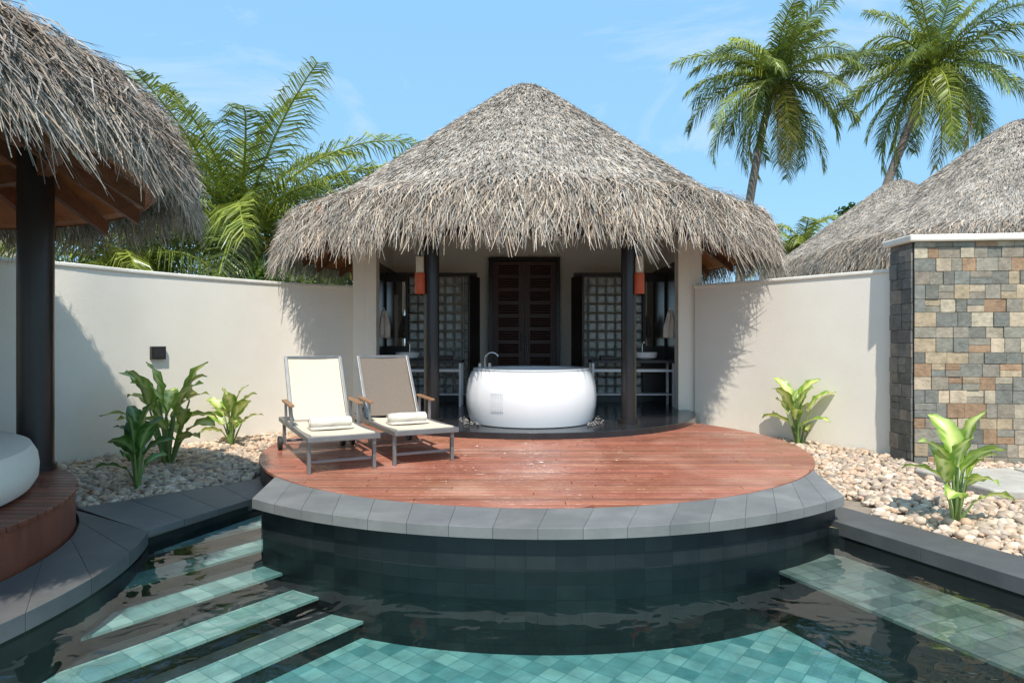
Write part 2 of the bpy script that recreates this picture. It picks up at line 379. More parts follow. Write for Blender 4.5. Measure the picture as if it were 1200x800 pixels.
def nt2(n_,t_): return (n_*nv[0]+t_*tv[0],n_*nv[1]+t_*tv[1])
edges=[(-5.04,-.37),(-4.68,-.45),(-4.31,-.54),(-3.92,-.64),(-3.53,-.74)]
mb=MB(); mr=MB(); md=MB()
prev=-5.9
for e,z in edges:
    t0,t1=.4,3.62
    if e==-5.04: t1=3.4
    md.prism([nt2(prev,t0),nt2(prev+.12,t0),nt2(prev+.12,t1),nt2(prev,t1)],z-.02,z)
    mb.prism([nt2(prev+.122,t0),nt2(e,t0),nt2(e,t1),nt2(prev+.122,t1)],z-.02,z)
    mr.prism([nt2(prev,t0+.01),nt2(e-.012,t0+.01),nt2(e-.012,t1),nt2(prev,t1)],-.875,z-.0205)
    prev=e
o=obj('pool_steps',mb,M['pool_step']); meta(o,'pale tiled underwater pool steps',None,'structure')
o=obj('pool_steps_band',md,M['slate_dark']); meta(o,'dark tile band on the pool steps',None,'structure')
mr_uv=[(p[0]*.8+p[1],p[2]) for p in mr.v]
o=obj('pool_step_risers',mr,M['pool_wall'],uvs=mr_uv); meta(o,'dark tiled risers of pool steps',None,'structure')
shp=[(RC(5.5)-.62,5.15),(RC(5.5)+.2,5.6),(RC(-5)+.2,-5),(RC(-5)-.62,-5)]
mb=MB(); mb.prism(shp,-.48,-.46)
o=obj('pool_shelf',mb,M['pool_shelf']); meta(o,'tiled underwater bench in the pool',None,'structure')
mb=MB(); mb.prism([(x+(.012 if k in (0,3) else 0),y) for k,(x,y) in enumerate(shp)],-.90,-.4805)
o=obj('pool_shelf_base',mb,M['pool_wall'],uvs=[(p[1],p[2]) for p in mb.v]); meta(o,'dark tiled side of the pool bench',None,'structure')

def vary(lo=.8,hi=1.2):
    g=random.uniform(lo,hi); return (g*random.uniform(.99,1.02),g,g*random.uniform(.98,1.01))
def ringblocks(mb,c,r0,r1,a0,a1,n,z0,z1,gap=.0015,vr=(.8,1.2)):
    for i in range(n):
        sub=6; ins=[];outs=[]
        gi=gap/r0*57.3/2; go=gap/r1*57.3/2
        for k in range(sub+1):
            f=(i+k/sub)/n
            ai=a0[0]+(a1[0]-a0[0])*f; ao=a0[1]+(a1[1]-a0[1])*f
            if k==0: ai+=gi; ao+=go
            if k==sub: ai-=gi; ao-=go
            ins.append((c[0]+r0*math.cos(rad(ai)),c[1]+r0*math.sin(rad(ai)))); outs.append((c[0]+r1*math.cos(rad(ao)),c[1]+r1*math.sin(rad(ao))))
        mb.prism(outs+ins[::-1],z0,z1,vary(*vr))
mb=MB(); ringblocks(mb,DC,3.06,3.56,(219.6,231.0),(327,311),17,-.075,0,vr=(.88,1.1))
o=obj('pool_coping',mb,M['slate'],bevel=.003); meta(o,'grey slate coping around the round deck',None,'structure')
mb=MB()
ins=[];outs=[]
for k in range(61):
    f=k/60; ai=219.6+(326-219.6)*f; ao=230.5+(312-230.5)*f
    ins.append((DC[0]+3.08*math.cos(rad(ai)),DC[1]+3.08*math.sin(rad(ai)))); outs.append((DC[0]+3.465*math.cos(rad(ao)),DC[1]+3.465*math.sin(rad(ao))))
mb.prism(outs+ins[::-1],-.32,-.077)
o=obj('pool_coping_base',mb,M['slate_dark']); meta(o,'dark stone base under the coping',None,'structure')
mb=MB()
A=(-2.20,6.06);B=(-2.71,4.80);Cc=(-2.60,6.63);D=(-3.66,5.46)
lp=lambda p,q,f:(p[0]+(q[0]-p[0])*f,p[1]+(q[1]-p[1])*f)
for i in range(4):
    f0,f1=i/4+.001,(i+1)/4-.001
    mb.prism([lp(A,B,f0),lp(A,B,f1),lp(Cc,D,f1),lp(Cc,D,f0)],-.30,-.2,vary(.62,.75))  # gazebo shade put into the block tint, here and in the ring below
ringblocks(mb,PC,PR-.01,PO,(-105,-105),(45,21.5),13,-.30,-.2,vr=(.5,.66))
o=obj('pool_coping',mb,M['slate'],bevel=.003); meta(o,'slate coping along the pool edge, darkened for gazebo shade',None,'structure')
mb=MB(); y=5.62
RO=lambda y:2.80+(5.5-y)*.411
while y>-5:
    y2=y-.6; mb.prism([(RC(y)-.02,y-.001),(RC(y2)-.02,y2+.001),(RO(y2),y2+.001),(RO(y),y-.001)],-.30,-.2,vary(.42,.56)); y=y2
o=obj('pool_coping',mb,M['slate'],bevel=.003); meta(o,'dark slate pool edge beside the pebbles',None,'structure')

def planks(mb,c,R,z0,z1,pw=.09,gap=.009,lo=.8,hi=1.17):
    y=-R+.01
    while y<R-.02:
        y2=min(y+pw,R-.001)
        xa=math.sqrt(max(0,R*R-y*y)); xb=math.sqrt(max(0,R*R-y2*y2))
        cuts=[-9]; x=-R+random.uniform(.6,2.4)
        while x<R-.3: cuts.append(x); x+=random.uniform(1.8,2.6)
        cuts.append(9)
        for a,b_ in zip(cuts[:-1],cuts[1:]):
            l1=max(-xa,a+.002); l2=max(-xb,a+.002); r1=min(xa,b_-.002); r2=min(xb,b_-.002)
            if r1-l1<.02 or r2-l2<.02: continue
            g=random.uniform(lo,hi); col=(g*random.uniform(.95,1.06),g*random.uniform(.95,1.08),g)
            mb.prism([(c[0]+l1,c[1]+y),(c[0]+r1,c[1]+y),(c[0]+r2,c[1]+y2),(c[0]+l2,c[1]+y2)],z0,z1,col)
        y=y2+gap
mb=MB(); planks(mb,DC,3.045,-.03,0)
o=obj('wooden_deck',mb,M['deck'],bevel=.004); meta(o,'round reddish hardwood plank deck',None,'structure')
mb=MB(); mb.lathe([(.01,-.05),(3.03,-.05),(3.03,-.3)],DC[0],DC[1],96)
o=obj('deck_base',mb,M['wood_dark']); meta(o,'dark timber base under the deck',None,'structure')

# pebbles
def dist(p,c): return math.hypot(p[0]-c[0],p[1]-c[1])
LW=[(-2.3,10.9),(-3.1,10.4),(-3.83,9.75),(-4.75,8.5),(-5.24,7.5),(-5.8,6.95),(-6.6,6.6),(-7.8,6.2),(-8.9,4.7),(-9.3,2),(-9.3,-3)]
RW=[(2.97,10.5),(3.5,9.92),(3.98,9.3),(4.45,8.68),(4.86,8.12)]
def catmull(P,k=8):
    P=[Vector(p) for p in P]; P=[2*P[0]-P[1]]+P+[2*P[-1]-P[-2]]; R=[]
    for i in range(1,len(P)-2):
        for j in range(k):
            t=j/k; a,b_,c_,d_=P[i-1:i+3]
            R.append(.5*((2*b_)+(c_-a)*t+(2*a-5*b_+4*c_-d_)*t*t+(-a+3*b_-3*c_+d_)*t**3))
    R.append(P[-2]); return R
LWs=catmull(LW); RWs=catmull(RW)
def interp(path,y):
    for a,b_ in zip(path[:-1],path[1:]):
        if (a.y-y)*(b_.y-y)<=0 and a.y!=b_.y: return a.x+(b_.x-a.x)*(y-a.y)/(b_.y-a.y)
    return None
slabs=[[(4.30,6.95),(4.42,5.95),(5.3,5.80),(5.35,7.0)],[(5.42,7.02),(5.36,5.77),(6.6,5.6),(6.6,7.0)]]
pts=[]
def okl(x,y):
    wx=interp(LWs,y)
    if wx is None or x<wx+.04: return False
    if y>10.4 and x>-2.35: return False
    dd=dist((x,y),DC)
    if dd<3.09: return False
    if dist((x,y),PC)<PR+.04: return False
    if y<4.9: return False
    s=(Cc[0]-D[0])*(y-D[1])-(Cc[1]-D[1])*(x-D[0])
    if s<.02 and y<6.7 and x>-3.9: return False
    return x>-.95*y-.6
def okr(x,y):
    dd=dist((x,y),DC)
    if dd<3.09: return False
    if y>7.5:
        wx=interp(RWs,y)
        if wx is None: 
            if y>8: return False
        elif x>wx-.04: return False
        if x>4.6 and y>7.5: return False
    elif y>7.1 and x>4.65 and y>7.58-(x-4.7)*.105: return False
    if y>10.2: return False
    if y<5.75:
        if x<RO(y)+.03: return False
    if y<=5.9 and dd<3.6 and x<3.1: return False
    for s in slabs:
        if s[0][0]-.02<x<s[2][0]+.02 and 5.78<y<7.0: return False
    return x<.95*y+.6
for _ in range(18000):
    x=random.uniform(-6.8,-1.6); y=random.uniform(4.9,10.8)
    if okl(x,y): pts.append((x,y))
for _ in range(26000):
    x=random.uniform(2.2,7.6); y=random.uniform(2.2,10.3)
    if okr(x,y): pts.append((x,y))
import bmesh
bm=bmesh.new(); bmesh.ops.create_icosphere(bm,subdivisions=2,radius=1); bm.verts.ensure_lookup_table()
IV=np.array([v.co[:] for v in bm.verts]); IF=np.array([[v.index for v in f.verts] for f in bm.faces]); bm.free()
def pebbles(pts,smin,smax,z,C0=None):
    n=len(pts); P=np.array(pts); s=rng.uniform(smin,smax,n)*rng.choice([.75,1,1,1.35],n)
    sx=s*rng.uniform(.8,1.35,n); sy=s*rng.uniform(.7,1.1,n); sz=s*rng.uniform(.5,.8,n); a=rng.uniform(0,2*pi,n); tl=rng.normal(0,.3,n)
    V=IV[None,:,:]*np.stack([sx,sy,sz],1)[:,None,:]
    V=V+ (rng.normal(0,.05,(n,len(IV),3))*s[:,None,None])
    x=V[:,:,0].copy();zz=V[:,:,2].copy(); V[:,:,0]=x*np.cos(tl)[:,None]-zz*np.sin(tl)[:,None]; V[:,:,2]=x*np.sin(tl)[:,None]+zz*np.cos(tl)[:,None]
    x=V[:,:,0].copy();y=V[:,:,1].copy(); V[:,:,0]=x*np.cos(a)[:,None]-y*np.sin(a)[:,None]; V[:,:,1]=x*np.sin(a)[:,None]+y*np.cos(a)[:,None]
    V[:,:,0]+=P[:,0:1]; V[:,:,1]+=P[:,1:2]; V[:,:,2]+=z+ (sz*.4+rng.uniform(0,.035,n))[:,None]
    F=(IF[None]+ (np.arange(n)*len(IV))[:,None,None]).reshape(-1,3)
    if C0 is None:
        pal=np.array([[1.0,.95,.89],[1.12,1.0,.87],[.82,.76,.70],[1.3,1.27,1.2],[1.08,.86,.70],[.62,.58,.55],[1.0,.96,.94],[1.15,.98,.84],[.76,.68,.58]])
        C=pal[rng.integers(0,len(pal),n)]*rng.uniform(.8,1.12,(n,1))
    else: C=np.array(C0)*rng.uniform(.8,1.1,(n,1))
    C=np.repeat(C[:,None,:],len(IV),1).reshape(-1,3)
    return V.reshape(-1,3),F,C
V,F,C=pebbles(pts,.021,.038,-.243)
o=npobj('gravel',V,F,C,M['pebble'],smooth=True); meta(o,'beige river pebbles filling the garden beds',None,'stuff')
pp=[]
for _ in range(300):
    a=random.uniform(-.75,pi+.75); r_=random.uniform(.90,1.02); pp.append((.27+r_*math.cos(a),9.18+r_*math.sin(a)))
V,F,C=pebbles(pp,.009,.015,.083,C0=(.45,.5,.58))
o=npobj('gravel',V,F,C,M['pebble'],smooth=True); meta(o,'small dark pebbles beside the bathtub base',None,'stuff')
mb=MB()
for s in slabs: mb.prism(s,-.25,-.16)
o=obj('stone_path',mb,M['paver'],bevel=.02); meta(o,'pale stone slab path across the pebbles',None,'structure')

# ------------------------------------------------------------------ WALLS
def gwall(name,path,z0,z1,th,label):
    n=len(path); L_=[];R_=[]
    for i,p in enumerate(path):
        d=(path[min(i+1,n-1)]-path[max(i-1,0)]).normalized(); nn=Vector((-d.y,d.x)); L_.append(p+nn*th/2); R_.append(p-nn*th/2)
    def ring(L_,R_,z0,z1,mb):
        v=[];f=[]
        for a,b_ in zip(L_,R_): v+=[(a.x,a.y,z0),(a.x,a.y,z1),(b_.x,b_.y,z1),(b_.x,b_.y,z0)]
        for i in range(len(L_)-1):
            o=i*4
            for k in range(4): f.append((o+k,o+(k+1)%4,o+4+(k+1)%4,o+4+k))
        f.append((0,1,2,3)); e=(len(L_)-1)*4; f.append((e+3,e+2,e+1,e)); mb.add(v,f)
    e=thing(name,label,'wall',(path[0].x,path[0].y,z0))
    mb=MB(); ring(L_,R_,z0,z1-.05,mb); obj('wall_body',mb,M['plaster'],e,smooth=True)
    L2=[p+(p-q).normalized()*.02 for p,q in zip(L_,R_)]; R2=[q+(q-p).normalized()*.02 for p,q in zip(L_,R_)]
    mb=MB(); ring(L2,R2,z1-.05,z1,mb); obj('coping',mb,M['plaster_cap'],e,smooth=True,bevel=.012)
    return e
gwall('garden_wall',[p+Vector((-.05,.08)) for p in LWs],-.3,2.12,.2,'curved cream plastered garden wall behind the plants')
gwall('garden_wall',[p+Vector((.07,.08)) for p in RWs],-.3,2.12,.2,'curved cream plastered garden wall beside the pavilion')
e=thing('stone_wall','multicoloured slate clad wall with white top','wall',(4.75,7.7,-.3))
mb=MB(); mb.prism([(4.74,7.66),(9.2,7.2),(9.2,7.75),(4.74,8.1)],-.3,2.37); obj('core',mb,M['slate_dark'],e)
mb=MB()
pal=[(.24,.225,.185),(.16,.16,.14),(.35,.285,.195),(.28,.185,.115),(.14,.145,.13),(.38,.335,.255),(.22,.215,.18),(.31,.25,.17),(.17,.175,.16),(.42,.35,.26),(.23,.21,.175),(.25,.22,.175)]
pald=[(.12,.125,.12),(.16,.16,.145),(.10,.105,.10),(.20,.185,.16),(.14,.145,.14)]
def stones(p,q,nx,ny,pal):
    Lw=math.dist(p,q); ux,uy=(q[0]-p[0])/Lw,(q[1]-p[1])/Lw
    z=-.28
    while z<2.36:
        h=random.choice([.13,.155,.17,.19]); h=min(h,2.368-z)
        u=0
        while u<Lw-.001:
            wd=random.choice([.12,.15,.17,.19,.24])
            if Lw-u-wd<.08: wd=Lw-u
            pr=random.uniform(.012,.026)
            hs=[(z,h)] if random.random()<.8 or h<.14 else [(z,h/2),(z+h/2,h/2)]
            for (zz,hh) in hs:
                a=(p[0]+ux*(u+.002),p[1]+uy*(u+.002)); b_=(p[0]+ux*(u+wd-.002),p[1]+uy*(u+wd-.002))
                col=random.choice(pal); g=random.uniform(.85,1.2)
                mb.prism([a,b_,(b_[0]+nx*pr,b_[1]+ny*pr),(a[0]+nx*pr,a[1]+ny*pr)],zz+.002,zz+hh-.002,tuple(x*g*1.5 for x in col))
            u+=wd
        z+=h
stones((4.74,7.655),(9.2,7.195),-.1,-.995,pal)
stones((4.735,8.1),(4.735,7.66),-1,0,pald)
obj('stone_cladding',mb,M['stone'],e,bevel=.004)
mb=MB(); mb.prism([(4.66,7.58),(9.2,7.11),(9.2,7.8),(4.66,8.16)],2.372,2.45); obj('coping',mb,M['plaster_cap'],e,bevel=.015)
wl=None
for a,b_ in zip(LWs[:-1],LWs[1:]):
    x1=600+760*a.x/a.y; x2=600+760*b_.x/b_.y
    if (x1-176)*(x2-176)<=0: wl=((a+b_)/2,(b_-a).normalized()); break
p,dv=wl; ang=math.atan2(dv.y,dv.x)
e=thing('wall_light','small square black light recessed in garden wall','light',(p.x,p.y,1.05),ang)
nn=Vector((-dv.y,dv.x)); side=1 if nn.x>0 else -1
mb=MB(); mb.box(-.095,.095,-.02,.055,-.085,.085)
o1=obj('housing',mb,M['black'],e,world=False,bevel=.004); o1.location=(0,side*.01,0)
mb2=MB(); mb2.box(-.07,.07,.056,.060,-.06,.06); o2=obj('louvre',mb2,M['rubber'],e,world=False); o2.location=(0,side*.01,0)
if side<0:
    for o_ in (o1,o2): o_.rotation_euler=(0,0,pi)

# ------------------------------------------------------------------ MAIN PAVILION
RCn=(.25,12.0)
pav=thing('thatched_pavilion','round open bathroom pavilion with conical thatched roof','pavilion',(RCn[0],RCn[1],-.25))
roofE=bpy.data.objects.new('roof',None); COL.objects.link(roofE); roofE.parent=pav; roofE.location=(0,0,.25)
V,F,C=thatch(4.02,3.06,6.08,4.42,2.28,95000,26000,3)
main_thatch=npobj('thatch',V,F,C,M['thatch'],roofE)
sof,raf=under(roofE,4.02,3.06,6.08,28,3.05)
X0,Y0=RCn[0],RCn[1]
fx=.25
mb=MB()
pts=arc((.25,10.6),2.66,180,360,60)+[(.25+2.66,13.2),(.25-2.66,13.2)]
mb.prism(pts,-.24,.08); obj('floor',mb,M['floor_dark'],pav,bevel=.008)
mb=MB()
mb.box(fx-2.85,fx+2.85,13.2,13.4,-.24,3.62)
mb.box(fx-2.85,fx-2.662,10.6,13.199,-.24,3.45); mb.box(fx+2.662,fx+2.85,10.6,13.199,-.24,3.45)
mb.box(fx-2.661,fx-2.47,10.6,10.85,.081,3.45); mb.box(fx+2.47,fx+2.661,10.6,10.85,.081,3.45)
obj('wall_body',mb,M['plaster'],pav)
for s in (-1,1):
    def bx(name,a,b_,y0,y1,z0,z1):
        mb=MB(); x0,x1=sorted((fx+s*a,fx+s*b_)); mb.box(x0,x1,y0,y1,z0,z1); return obj(name,mb,M['black'],pav,bevel=.005)
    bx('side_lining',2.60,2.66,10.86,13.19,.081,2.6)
    bx('partition',2.17,2.598,12.0,12.1,.081,2.47)
    mb=MB(); 
    xa,xb=sorted((fx+s*.90,fx+s*.98)); mb.box(xa,xb,12.0,12.12,.081,2.47)
    xa,xb=sorted((fx+s*.981,fx+s*2.169)); mb.box(xa,xb,12.0,12.12,2.41,2.47); mb.box(xa,xb,12.0,12.12,.081,.20)
    scr=obj('window',mb,M['black'],pav,label='glass block screen in a black frame')
    mb=MB(); x0=.985
    nx=7; nz=13; bw=(2.165-.985)/nx; bh=(2.405-.205)/nz
    for i in range(nx):
        for k in range(nz):
            a=fx+s*(x0+bw*(i+.06)); b_=fx+s*(x0+bw*(i+.94)); a,b_=sorted((a,b_)); zz=.205+bh*k
            xm=.02; v=[]
            for (yy,ins) in ((12.09,0),(12.03,0),(12.012,xm)):
                v+=[(a+ins,yy,zz+bh*.06+ins),(b_-ins,yy,zz+bh*.06+ins),(b_-ins,yy,zz+bh*.94-ins),(a+ins,yy,zz+bh*.94-ins)]
            f=[(8,9,10,11),(3,2,1,0)]
            for l in (0,4):
                for q in range(4): f.append((l+q,l+(q+1)%4,l+4+(q+1)%4,l+4+q))
            mb.add(v,f)
    mb.v=[(p[0]-X0,p[1]-Y0,p[2]+.25) for p in mb.v]
    obj('glass_blocks',mb,M['glassblock'],scr,world=False)
    mb=MB(); T=Matrix.Translation((fx+s*.86,11.98,0))@Matrix.Rotation(s*rad(-72),4,'Z')
    x0_,x1_=(-.0,.5) if s>0 else (-.5,0)
    mb.box(x0_,x1_,-.02,.02,.12,2.38,T=T)
    obj('shutter',mb,M['black'],pav,bevel=.004)
    mb=MB(); x0_,x1_=sorted((fx+s*2.22,fx+s*2.56)); mb.box(x0_,x1_,11.975,11.998,1.12,2.3); obj('mirror',mb,M['mirror'],pav)
dE=bpy.data.objects.new('door',None); COL.objects.link(dE); dE.parent=pav; dE.location=(0,1.2,.25)
def dp(name,mb,mat,bev=.004):
    mb.v=[(p[0]-X0,p[1]-13.2,p[2]) for p in mb.v]; return obj(name,mb,mat,dE,world=False,bevel=bev)
mb=MB(); mb.box(fx-.72,fx-.64,13.06,13.199,.081,2.9); mb.box(fx+.64,fx+.72,13.06,13.199,.081,2.9); mb.box(fx-.639,fx+.639,13.06,13.199,2.82,2.9)
dp('frame',mb,M['black'])
for s in (-1,1):
    mb=MB(); a,b_=sorted((fx+s*.006,fx+s*.638)); mb.box(a,b_,13.15,13.18,.1,2.81)
    for xx in ((a,a+.11),(b_-.11,b_)): mb.box(xx[0],xx[1],13.10,13.1499,.1,2.81)
    z=.1
    for k in range(11):
        mb.box(a+.112,b_-.112,13.105,13.1499,z,z+.06)
        if k<10:
            for q in range(4):
                zz=z+.075+q*.048
                T=Matrix.Translation((0,13.13,zz+.015))@Matrix.Rotation(rad(35),4,'X')
                mb.box(a+.114,b_-.114,-.022,.022,-.004,.004,T=T)
        z+=.265
    dp('door_leaf',mb,M['wood_door'],0)
    mb=MB(); hx=fx+s*.06; mb.tube([(hx,13.10,1.0),(hx,13.05,1.0),(hx,13.05,1.35),(hx,13.10,1.35)],.012,8); dp('handle',mb,M['chrome'],0)
for s in (-1,1):
    mb=MB(); px=fx+s*1.355
    mb.tube([(px,8.92,.081),(px,8.92,.14)],.145,28); mb.tube([(px,8.92,.14),(px,8.92,3.25)],.105,28)
    mb.tube([(px,8.92,2.55),(px,8.92,2.62)],.13,28)
    obj('post',mb,M['black'],pav,smooth=True)
mb=MB(); mb.box(fx-2.9,fx+2.9,8.86,8.98,2.86,3.04); obj('beam',mb,M['wood_orange'],pav,bevel=.006)
mb=MB(); mb.box(fx-2.46,fx+2.46,10.62,10.74,2.95,3.12); obj('beam',mb,M['wood_dark'],pav,bevel=.006)

# ------------------------------------------------------------------ other huts (share roof mesh)
def hut(x,y,dz,label,rz):
    e=thing('thatched_hut',label,'hut',(x,y,-.25),rz)
    r_=bpy.data.objects.new('roof',None); COL.objects.link(r_); r_.parent=e; r_.location=(0,0,.25+dz)
    for src in (main_thatch,sof): 
        c_=src.copy(); COL.objects.link(c_); c_.parent=r_
    mb=MB(); mb.lathe([(3.1,0),(3.1,3.3+dz)],0,0,48); obj('wall_body',mb,M['plaster'],e,world=False,smooth=True)
    mb=MB()
    mb.box(-.55,.55,-3.16,-3.04,0,2.3)
    obj('door',mb,M['wood_dark'],e,world=False)
hut(11.0,14.0,.05,'neighbouring round hut with large grey thatched roof',1.1)
hut(13.1,22.0,.75,'farther round hut with pale thatched roof',2.3)
hut(-17.6,20.0,.0,'distant thatched hut behind the garden wall',.4)

# ------------------------------------------------------------------ LEFT GAZEBO
gz=thing('thatched_gazebo','thatched daybed gazebo with black posts by the pool','gazebo',(PC[0],PC[1],-.25))
gr=bpy.data.objects.new('roof',None); COL.objects.link(gr); gr.parent=gz; gr.location=(0,0,.25)
V,F,C=thatch(2.86,2.74,4.66,3.20,2.10,80000,30000,11,.9)
npobj('thatch',V,F,C,M['thatch_grey'],gr)
under(gr,2.86,2.74,4.66,22,2.2)
for (ax,ay) in ((1.28,1.83),(-1.28,1.83),(1.28,-1.83),(-1.28,-1.83)):
    mb=MB(); x_,y_=PC[0]+ax,PC[1]+ay
    mb.tube([(x_,y_,.101),(x_,y_,.15)],.155,28); mb.tube([(x_,y_,.15),(x_,y_,2.85)],.135,28); obj('post',mb,M['black'],gz,smooth=True)
mb=MB(); planks(mb,PC,PR-.015,.07,.10,lo=.75); obj('platform',mb,M['deck_dark'],gz,bevel=.003)
mb=MB(); mb.lathe([(.01,.065),(PR-.03,.065),(PR-.03,-.24)],PC[0],PC[1],128); obj('platform_fascia',mb,M['deck_dark'],gz,smooth=True)
db=thing('daybed','round cream daybed mattress on timber platform','daybed',(PC[0],PC[1],.10))
mb=MB(); mb.lathe([(0.01,0.002),(2.02,.002),(2.10,.03),(2.135,.09),(2.14,.17),(2.13,.25),(2.09,.325),(2.00,.36),(1.2,.375),(.01,.38)],0,0,128)
obj('mattress',mb,M['mattress'],db,world=False,smooth=True)
def roll(mb,a,b_,r):
    a=Vector(a);b_=Vector(b_); pts=[];rr=[]
    for i in range(9):
        t=i/8; pts.append(a.lerp(b_,t)); e_=min(t,1-t)*8; rr.append(r*(math.sqrt(max(.0,1-(1-min(1,e_*.9+.25))**2))))
    mb.tube(pts,rr,18)
mb=MB(); roll(mb,(.1,1.55,.47),(1.15,1.35,.47),.11); obj('bolster',mb,M['mattress'],db,world=False,smooth=True)

# ------------------------------------------------------------------ BATHTUB
tb=thing('bathtub','large round white freestanding bathtub on dark platform','bathtub',(.27,9.18,.08))
mb=MB(); mb.lathe([(.80,.0),(.855,.01),(.885,.10),(.915,.24),(.922,.36),(.912,.48),(.885,.60),(.85,.69),(.83,.715),(.80,.725)],0,0,128)
obj('tub_shell',mb,M['acrylic'],tb,world=False,smooth=True)
mb=MB(); mb.lathe([(.80,.725),(.82,.733),(.815,.748),(.77,.752),(.73,.742),(.71,.70),(.68,.3),(.60,.12),(.01,.10)],0,0,128)
obj('rim',mb,M['acrylic_grey'],tb,world=False,smooth=True)
mb=MB()
for i in range(8):
    for k in range(9):
        a=rad(-126+i*1.5); z=.22+k*.028; rr=.9225
        c_=Vector((rr*math.cos(a),rr*math.sin(a),z)); T=Vector((math.cos(a),math.sin(a),0))
        mb.tube([c_-T*.02,c_+T*.0015],.006,8)
obj('speaker_grille',mb,M['acrylic_grey'],tb,world=False)
mb=MB(); bx_=-.66
arcp=[(bx_,.30,.74),(bx_,.30,.86)]+[(bx_+.10-.10*math.cos(t),.30-.05*t/pi,.86+.10*math.sin(t)) for t in np.linspace(.2,2.7,10)]
mb.tube(arcp,.014,10)
obj('faucet',mb,M['chrome'],tb,world=False,smooth=True)
for (hx,hy) in ((bx_-.08,.36),(bx_+.06,.42)):
    mb=MB(); mb.tube([(hx,hy,.73),(hx,hy,.80)],.022,10); obj('tap_handle',mb,M['chrome'],tb,world=False,smooth=True)

# ------------------------------------------------------------------ WASHSTANDS
def washstand(x,y,s,label):
    e=thing('washstand',label,'washstand',(x,y,.08),0,'vanity washstands in the pavilion')
    mb=MB(); mb.box(-.72,.72,-.25,.25,.75,.80); obj('counter',mb,M['slate_dark'],e,world=False,bevel=.004)
    for (lx,ly) in ((-.69,-.22),(.69,-.22),(-.69,.22),(.69,.22)):
        mb=MB(); mb.box(lx-.02,lx+.02,ly-.02,ly+.02,0,.749); obj('leg',mb,M['acrylic'],e,world=False)
    for (y0,y1) in ((-.237,-.205),(.205,.237)):
        mb=MB(); mb.box(-.669,.669,y0,y1,.60,.635); obj('rail',mb,M['acrylic'],e,world=False)
    mb=MB(); mb.box(-.669,.669,-.2,.2,.20,.215); obj('shelf',mb,M['acrylic'],e,world=False)
    mb=MB(); cx=s*.25; mb.lathe([(.10,.801),(.19,.84),(.215,.93),(.20,.93),(.17,.85),(.01,.825)],cx,0,32); obj('basin',mb,M['acrylic'],e,world=False,smooth=True)
    mb=MB(); mb.tube([(cx,.235,.80),(cx,.235,1.08),(cx,.2,1.11),(cx,.10,1.10)],.012,8); obj('faucet',mb,M['chrome'],e,world=False,smooth=True)
    b=thing('toiletry_box','dark wooden amenity box on a washstand counter','box',(x-s*.42,y,.881),0,'amenity boxes on the washstands')
    mb=MB(); mb.box(-.12,.12,-.12,.1,0,.06); obj('box_body',mb,M['wood_dark'],b,world=False,bevel=.004)
    mb=MB(); mb.box(-.125,.125,-.125,.105,.061,.073); obj('lid',mb,M['wood_dark'],b,world=False,bevel=.003)
washstand(fx-1.83,11.35,-1,'dark topped washstand with white legs and round basin')
washstand(fx+1.83,11.35,1,'dark topped washstand with white legs and round basin')
def handtowel(x,y,z,label):
    e=thing('hand_towel',label,'towel',(x,y,z),0,'hand towels on hooks')
    mb=MB(); n=10
    v=[];f=[]
    for k in range(9):
        t=k/8; wd=.035+.075*min(1,t*1.6)
        for i in range(n+1):
            u=i/n*2-1; v.append((u*wd,.018*math.sin(u*7+t*2)-.03,-t*.46))
    for k in range(8):
        for i in range(n): f.append((k*(n+1)+i,k*(n+1)+i+1,(k+1)*(n+1)+i+1,(k+1)*(n+1)+i))
    mb.add(v,f); o=obj('cloth',mb,M['towel'],e,world=False,smooth=True); so=o.modifiers.new('s','SOLIDIFY'); so.thickness=.02
    mb=MB(); mb.tube([(0,.05,.02),(0,-.03,.02),(0,-.035,.05)],.008,8); obj('hook',mb,M['chrome'],e,world=False)
handtowel(fx-2.42,11.0,1.72,'white hand towel hanging from chrome hook')
handtowel(fx+2.42,11.0,1.72,'white hand towel hanging from chrome hook')

# ------------------------------------------------------------------ LANTERNS
def lantern(x,y,s):
    e=thing('wall_lantern','red and cream cylindrical lantern fixed to black post','lantern',(x,y,1.85),0,'lanterns on the pavilion posts')
    mb=MB(); mb.lathe([(.001,0),(.066,0),(.070,.01),(.070,.27),(.066,.28)],0,0,24); obj('shade',mb,M['lantern_red'],e,world=False,smooth=True)
    mb=MB(); mb.lathe([(.066,.281),(.055,.29),(.055,.50),(.001,.505)],0,0,24); obj('upper_shade',mb,M['lantern_cream'],e,world=False,smooth=True)
    mb=MB(); mb.box(-.012,.012,-.012,.012,.505,.60); mb.box(min(0,-s*.1),max(0,-s*.1),-.012,.012,.60,.624); obj('bracket',mb,M['black'],e,world=False)
lantern(fx-1.355-.15,8.84,-1); lantern(fx+1.355+.13,8.84,1)

